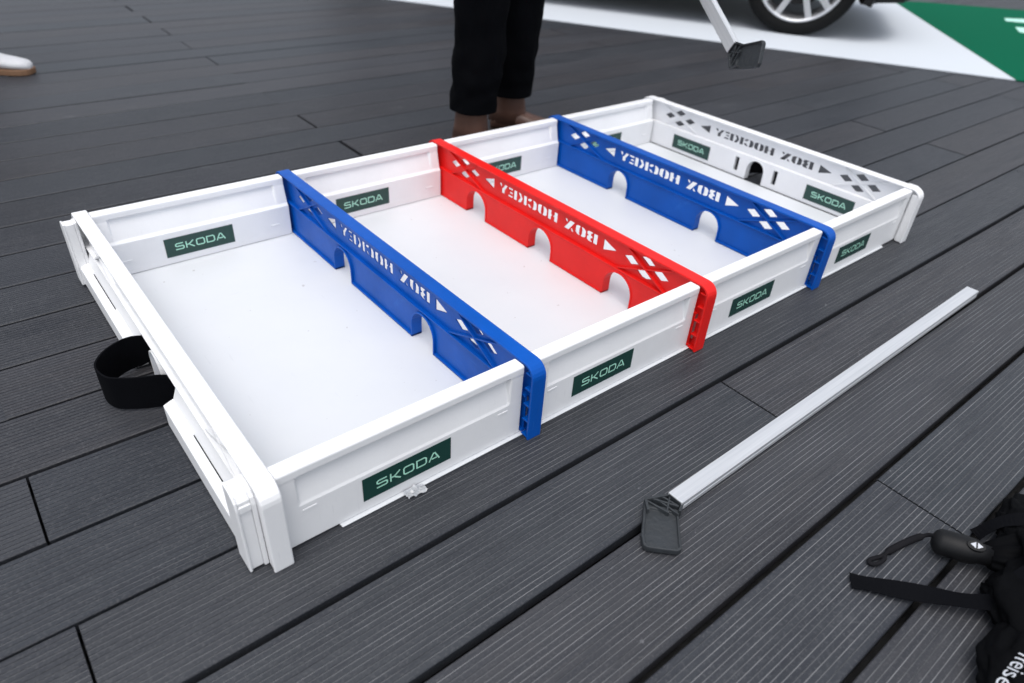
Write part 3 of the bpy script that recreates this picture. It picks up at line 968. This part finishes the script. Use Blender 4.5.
def person(loc, ankR, ankL, toeR, toeL, facing, label, trouser_m, top_m, shoe_m, sole_m, boot, handL=None, grip=None, hem=.148):
    root = tag(empty("person", loc), label, "person")
    O = Vector(loc)
    f = Vector((*facing, 0)).normalized(); s = Vector((f.y, -f.x, 0))      # s: towards the person's right
    aR, aL = Vector(ankR) - O, Vector(ankL) - O
    mid = (aR + aL) / 2; mid.z = 0
    pel = mid + Vector((0, 0, .95)); hipR = pel + s * .095 - Vector((0, 0, .06)); hipL = pel - s * .095 - Vector((0, 0, .06))
    kneeR = aR.lerp(hipR, .50) + f * .02; kneeL = aL.lerp(hipL, .50) + f * .02
    chest = pel + Vector((0, 0, .33)); neck = pel + Vector((0, 0, .53)); head0 = neck + Vector((0, 0, .09)) + f * .01; head1 = neck + Vector((0, 0, .17)) + f * .02; top = neck + Vector((0, 0, .26)) + f * .015
    shR = neck + s * .19 - Vector((0, 0, .05)); shL = neck - s * .19 - Vector((0, 0, .05))
    elR = shR + Vector((0, 0, -.29)) + s * .05; wrR = elR + Vector((0, 0, -.25)) + f * .06
    if handL is not None:
        wrL = Vector(handL) - O; elL = shL.lerp(wrL, .5) - f * .06 + Vector((0, 0, -.05))
    else:
        elL = shL + Vector((0, 0, -.29)) - s * .05; wrL = elL + Vector((0, 0, -.25)) + f * .06
    V = [pel, chest, neck, head0, head1, top, hipR, kneeR, aR, hipL, kneeL, aL, shR, elR, wrR, shL, elL, wrL]
    E = [(0, 1), (1, 2), (2, 3), (3, 4), (4, 5), (0, 6), (6, 7), (7, 8), (0, 9), (9, 10), (10, 11), (1, 12), (12, 13), (13, 14), (1, 15), (15, 16), (16, 17)]
    Rr = [.13, .13, .058, .072, .085, .055, .085, .055, .038, .085, .055, .038, .062, .042, .028, .062, .042, .028]
    for w, el, side in ((14, 13, 1), (17, 16, -1)):
        wr = V[w]; d = (wr - V[el]).normalized()
        if side == -1 and grip is not None:
            d = (Vector(grip) - O - wr).normalized()
        palm = wr + d * .075; V.append(palm); E.append((w, len(V) - 1)); Rr.append(.026); pi = len(V) - 1
        across = f if abs(d.dot(f)) < .7 else s
        across = (across - d * across.dot(d)).normalized(); nrm = d.cross(across).normalized() * side
        for q, (o_, ln) in enumerate(((.026, .075), (.009, .085), (-.009, .078), (-.026, .060))):
            a = palm + across * o_ + d * .012; b_ = a + d * ln * .45 + nrm * .008; c = b_ + d * ln * .15 + nrm * ln * .40; e = c - d * ln * .25 + nrm * .012
            k = len(V); V += [a, b_, c, e]; Rr += [.0095, .009, .0085, .0075]; E += [(pi, k), (k, k + 1), (k + 1, k + 2), (k + 2, k + 3)]
        a = wr + d * .035 + across * .026; b_ = a + d * .035 + across * .015 + nrm * .014; c = b_ + d * .025 + nrm * .016
        k = len(V); V += [a, b_, c]; Rr += [.011, .010, .009]; E += [(w, k), (k, k + 1), (k + 1, k + 2)]
    link("body", skin_mesh("body", [tuple(v) for v in V], E, Rr, 2), M_SKIN, root)
    def z0(v, z): return Vector((v.x, v.y, z))
    from mathutils import noise as mn
    tb = MB()
    for an, kn, hp in ((aR, kneeR, hipR), (aL, kneeL, hipL)):
        prof = [(hem, .0725), (hem + .012, .0725), (hem + .03, .0725), (.21, .0735), (.27, .075), (.34, .077), (.42, .081), (.50, .085), (.58, .088), (.66, .093), (.74, .099), (.82, .105), (.90, .108)]
        fine = []
        for (za, ra), (zb, rb) in zip(prof[:-1], prof[1:]):
            for q in range(4): fine.append((za + (zb - za) * q / 4, ra + (rb - ra) * q / 4))
        fine.append(prof[-1]); rg = []
        for z, r in fine:
            c = an.lerp(kn, min(1, max(0, (z - .09) / (kn.z - .09)))) if z < kn.z else kn.lerp(hp, (z - kn.z) / (hp.z - kn.z))
            rr_ = []
            for k in range(40):
                t = 2 * math.pi * k / 40
                dv = f * math.cos(t) * 1.06 + s * math.sin(t)
                w = max(0.0, 1 - z / .85)
                sag = math.sin(z * 62 + 2.2 * math.sin(t + an.x * 9) + mn.noise(Vector((z * 8, t, an.y))) * 4)
                fo = mn.noise(dv * 1.8 + Vector((an.x * 7, an.y * 7, z * 9))) * .010 + sag * .0045 * (w ** 2) + mn.noise(dv * 4 + Vector((0, an.x, z * 22))) * .004
                rr_.append(Vector((c.x, c.y, z)) + dv * (r + fo * (.4 + w) * (.35 + .65 * min(1, (z - hem) / .10))))
            rg.append(rr_)
        inner = [[Vector((p.x, p.y, p.z)) * 1.0 for p in rg[0]]]
        c0 = sum(rg[0], Vector()) / 40
        tb.loft([[c0 + (p - c0) * .90 + Vector((0, 0, .05)) for p in rg[0]], [c0 + (p - c0) * .95 + Vector((0, 0, .001)) for p in rg[0]]] + rg, caps=False)
    rg = []
    for z, a_, b2 in ((.80, .17, .12), (.86, .185, .13), (.92, .18, .13), (1.0, .165, .12), (1.04, .16, .115)):
        rg.append([Vector((mid.x, mid.y, z)) + f * math.cos(2 * math.pi * k / 32) * b2 + s * math.sin(2 * math.pi * k / 32) * a_ for k in range(32)])
    tb.loft(rg)
    tb.build("trousers", trouser_m, root, smooth=True)
    jv = [pel - Vector((0, 0, .02)), pel + Vector((0, 0, .16)), chest, neck - Vector((0, 0, .01)), shR, elR, wrR - (wrR - elR) * .08, shL, elL, wrL - (wrL - elL) * .08]
    je = [(0, 1), (1, 2), (2, 3), (2, 4), (4, 5), (5, 6), (2, 7), (7, 8), (8, 9)]
    link("jacket", skin_mesh("jacket", [tuple(v) for v in jv], je, [.165, .155, .165, .075, .085, .060, .045, .085, .060, .045], 2), top_m, root)
    hm = MB(); rg = []
    for i in range(6):
        a = R(90) * i / 5; r = .098 * math.cos(a) + .004
        rg.append([head1 - f * .012 + Vector((0, 0, .005 + .105 * math.sin(a))) + (f * math.cos(2 * math.pi * k / 16) * (r * (.86 if math.cos(2 * math.pi * k / 16) > .3 else 1.05)) + s * math.sin(2 * math.pi * k / 16) * r) for k in range(16)])
    hm.loft(rg); hm.build("hair", M_HAIR, root, smooth=True)
    for side in (-1, 1):
        e = MB(); e.tube([head1 + f * .074 + s * side * .032, head1 + f * .088 + s * side * .032], [.011, .008], 10); e.build("eye", M_EYE, root, smooth=True)
    n_ = MB(); n_.tube([head1 + f * .078 + Vector((0, 0, .005)), head1 + f * .098 - Vector((0, 0, .03)), head1 + f * .080 - Vector((0, 0, .042))], [.007, .014, .010], 8); n_.build("nose", M_SKIN, root, smooth=True)
    for a_, td in ((aR, toeR), (aL, toeL)):
        d = Vector((*td, 0)).normalized()
        shoe(root, z0(a_, 0) - d * .062, td, .295, shoe_m, sole_m, boot)
    return root
hand_pt = P0 + ax * 1.10
person((1.355, 1.25, 0), (1.228, 1.208, .09), (1.462, 1.298, .09), (.25, -.97), (.66, -.75), (.33, -.94),
       "person in black trousers and brown leather boots standing behind the white box",
       M_TROUSER, M_JACKET, M_LEATHER, M_SOLE, True, handL=tuple(hand_pt + Vector((-.055, -.02, .035))), grip=tuple(hand_pt))
person((-0.13, 2.90, 0), (0.030, 2.975, .09), (-0.28, 2.83, .09), (.775, -.63), (.7, -.72), (.55, -.83),
       "person in white sneakers with gum soles at the left edge of the deck",
       M_JEANS, M_JACKET, M_SNEAKER, M_GUM, False)

# ================================================================== UMBRELLA, BAG, TAPE
umb = tag(empty("folding_umbrella", (0.83, -0.60, 0)), "black folded umbrella with rubber handle and wrist cord on the black bag", "umbrella")
UO = Vector((0.83, -0.60, 0))
h0, h1 = Vector((.818, -.549, .0225)), Vector((.848, -.610, .026))
hd = (h1 - h0).normalized()
m = MB(); m.tube([h0 - UO, h0 + hd * .004 - UO, h0 + hd * .010 - UO, h0 + hd * .042 - UO, h0 + hd * .056 - UO, h0 + hd * .063 - UO, h1 - UO + hd * .01], [.009, .016, .0200, .0210, .0195, .0160, .0150], 20)
hndl = m.build("handle", M_RUBBER, umb, smooth=True)
side = hd.cross(Vector((0, 0, 1))).normalized()
upv = Vector((-.35, -.15, 1)).normalized(); upv = (upv - hd * upv.dot(hd)).normalized(); lat = hd.cross(upv)
bc = h0 + hd * .053 - UO + upv * .0195
b_ = MB(); rg = []
for h_ in (-.002, .0032): rg.append([bc + hd * (.013 * math.cos(2 * math.pi * k / 18)) + lat * (.0085 * math.sin(2 * math.pi * k / 18)) + upv * h_ for k in range(18)])
b_.loft(rg); btn = b_.build("push_button", M_RUBBER, hndl, bevel=.001)
tr = MB(); bt = bc + upv * .0037
for sx in (-1, 1):
    tri = [(sx * .0012, .0050), (sx * .0012, -.0050), (sx * .0085, 0)] 
    tr.add([bt + hd * a + lat * b for a, b in tri], [(0, 1, 2)])
tr.build("arrow_mark", M_PRINT, btn)
# gathered canopy
cano = MB(); rg = []
d2 = Vector((.62, -.78, .05)).normalized(); s2 = d2.cross(Vector((0, 0, 1))).normalized(); w2 = s2.cross(d2)
for i in range(18):
    f = i / 17; c = h1 - UO + d2 * (.006 + f * .30) + Vector((0, 0, .004 * math.sin(f * 6)))
    r = .016 + .026 * min(1, f * 4) - .012 * max(0, f - .75)
    rr = []
    for k in range(40):
        a = 2 * math.pi * k / 40
        q = r * (1 + .16 * math.cos(a * 8 + f * 5) + .06 * math.sin(a * 3 + f * 9))
        p = c + s2 * (q * 1.25 * math.cos(a)) + w2 * (q * .85 * math.sin(a)); p.z = max(p.z, .003 + .0005 * math.sin(k)); rr.append(p)
    rg.append(rr)
cano.loft(rg); cano.build("gathered_canopy", M_BAG, umb, smooth=True)
crd = [(.819, -.552, .030), (.824, -.541, .020), (.812, -.529, .007), (.785, -.521, .004), (.762, -.5165, .004), (.742, -.514, .004), (.725, -.5075, .004), (.716, -.506, .004), (.714, -.511, .004), (.722, -.517, .004), (.738, -.519, .004), (.745, -.5165, .0055)]
cp = catmull(crd, 6)
m = MB(); m.tube([p - UO for p in cp], [(.0055 if 8 < i < 26 else .0032) for i in range(len(cp))], 8)
m.build("wrist_cord", M_CORD, umb, smooth=True)

from mathutils import noise as mn
bag = tag(empty("black_bag", (0.80, -0.72, 0)), "crumpled black nylon bag with white lettering and a loose strap on the deck", "bag")
BO = Vector((0.80, -0.72, 0))
def lump(name, c, rx_, ry_, rz_, amp, seed, rot=0.0):
    bm = bmesh.new()
    bmesh.ops.create_icosphere(bm, subdivisions=5, radius=1)
    cr, sr = math.cos(rot), math.sin(rot)
    for v in bm.verts:
        p = v.co.copy()
        n1 = mn.noise(p * 1.4 + Vector((seed, 0, 0))); n2 = mn.noise(p * 3.2 + Vector((0, seed, 0)))
        rdg = 1 - abs(mn.noise(p * 2.4 + Vector((seed, seed, 0)))) * 2
        r2 = 1 - abs(mn.noise(Vector((p.x * 5.5 + seed, p.y * 3.0, p.z * 5.5)))) * 2; r3 = 1 - abs(mn.noise(Vector((p.x * 4, p.y * 10 + seed, p.z * 10)))) * 2
        k = 1 + amp * (n1 * .9 + n2 * .35 + rdg * .34 + r2 * .20 + r3 * .09)
        x, y, z = p.x * rx_ * k, p.y * ry_ * k, p.z * rz_ * k + rz_ * .72
        v.co = Vector((c[0] + x * cr - y * sr, c[1] + x * sr + y * cr, max(0.002 + .002 * n2 + .002, z + c[2]))) - BO
    me = bpy.data.meshes.new(name); bm.to_mesh(me); bm.free()
    for p in me.polygons: p.use_smooth = True
    return me
link("bag_body", lump("bag_body", (.875, -.765, 0), .150, .125, .050, .30, 3.1, .3), M_BAG, bag)
flap = link("bag_flap", lump("bag_flap", (.715, -.745, 0), .105, .068, .036, .16, 8.4, -.12), M_BAG, bag)
link("bag_fold", lump("bag_fold", (.965, -.640, 0), .075, .045, .024, .35, 5.7, .25), M_BAG, bag)
link("bag_side", lump("bag_side", (.795, -.690, 0), .060, .042, .022, .35, 2.2, .75), M_BAG, bag)
# white lettering, laid on the flap
from mathutils.bvhtree import BVHTree
fc = bpy.data.curves.new("lettering", 'FONT'); fc.body = "ffeise"; fc.size = .0250; fc.resolution_u = 3
fo = bpy.data.objects.new("lettering", fc); COL.objects.link(fo)
dg = bpy.context.evaluated_depsgraph_get(); dg.update()
lm_ = bpy.data.meshes.new_from_object(fo.evaluated_get(dg)); bpy.data.objects.remove(fo)
bm = bmesh.new(); bm.from_mesh(lm_); bmesh.ops.triangulate(bm, faces=bm.faces)
bmesh.ops.subdivide_edges(bm, edges=[e for e in bm.edges if e.calc_length() > .004], cuts=2)
bvh = BVHTree.FromPolygons([tuple(v.co) for v in flap.data.vertices], [tuple(p.vertices) for p in flap.data.polygons])
rdir = Vector((-1, .042, 0)).normalized(); udir = Vector((.042, -1, 0)).normalized()
udir = Vector((-rdir.y, rdir.x, 0))
for v in bm.verts:
    p = Vector((.683, -.7055, 0)) + rdir * v.co.x * 1.0 + udir * v.co.y - BO
    hit = bvh.ray_cast(Vector((p.x, p.y, .3)), Vector((0, 0, -1)))
    v.co = Vector((p.x, p.y, (hit[0].z if hit[0] is not None else .01) + .0008))
bm.to_mesh(lm_); bm.free()
lm_.materials.clear()
link("lettering", lm_, M_PRINT, flap)
sp = catmull([(.661, -.507, .003), (.677, -.529, .005), (.700, -.563, .010), (.728, -.602, .016), (.757, -.640, .022), (.800, -.690, .040)], 6)
m = MB(); rg = []
for i, p in enumerate(sp):
    d = (sp[min(i + 1, len(sp) - 1)] - sp[max(i - 1, 0)]).normalized(); u = Vector((d.y, -d.x, 0)).normalized()
    tw = Vector((0, 0, 1)) * math.sin(i * .35) * .15
    u = (u + tw).normalized() * .0145; n_ = Vector((0, 0, .0011))
    rg.append([p - u - BO, p + u - BO, p + u + n_ - BO, p - u + n_ - BO])
m.loft(rg); m.build("strap", M_STRAP, bag, bevel=.0003)
for pts, hw in (([(.905, -.585, .004), (.930, -.600, .030), (.955, -.625, .044), (.985, -.650, .030), (1.02, -.690, .006)], .011),
                ([(.790, -.655, .030), (.830, -.668, .062), (.875, -.690, .085), (.920, -.730, .080), (.95, -.78, .05)], .013)):
    q_ = catmull(pts, 6); m = MB(); rg = []
    for i, p in enumerate(q_):
        d = (q_[min(i + 1, len(q_) - 1)] - q_[max(i - 1, 0)]).normalized(); u = Vector((d.y, -d.x, .25 * math.sin(i * .4))).normalized() * hw; n_ = Vector((0, 0, .0014))
        rg.append([p - u - BO, p + u - BO, p + u + n_ - BO, p - u + n_ - BO])
    m.loft(rg); m.build("strap", M_STRAP, bag, bevel=.0003)

tp = MB(); rr = random.Random(11)
NX, NY = 9, 5; vs = []
for j in range(NY):
    for i in range(NX):
        vs.append((0.222 + .036 * i / (NX - 1) + rr.uniform(-.001, .001), 0.021 - .017 * j / (NY - 1) + rr.uniform(-.002, .001), .0025 + rr.uniform(0, .0050) + (.003 if j == 0 else 0)))
tp.add([Vector(v) - Vector((.24, .015, 0)) for v in vs], [(j * NX + i, j * NX + i + 1, (j + 1) * NX + i + 1, (j + 1) * NX + i) for j in range(NY - 1) for i in range(NX - 1)])
t_ = tp.build("tape_scrap", M_TAPE)
t_.location = (.24, .015, 0)
so = t_.modifiers.new("thick", 'SOLIDIFY'); so.thickness = .0004
tag(t_, "crumpled scrap of clear tape sticking out under the near side of the box", "tape")
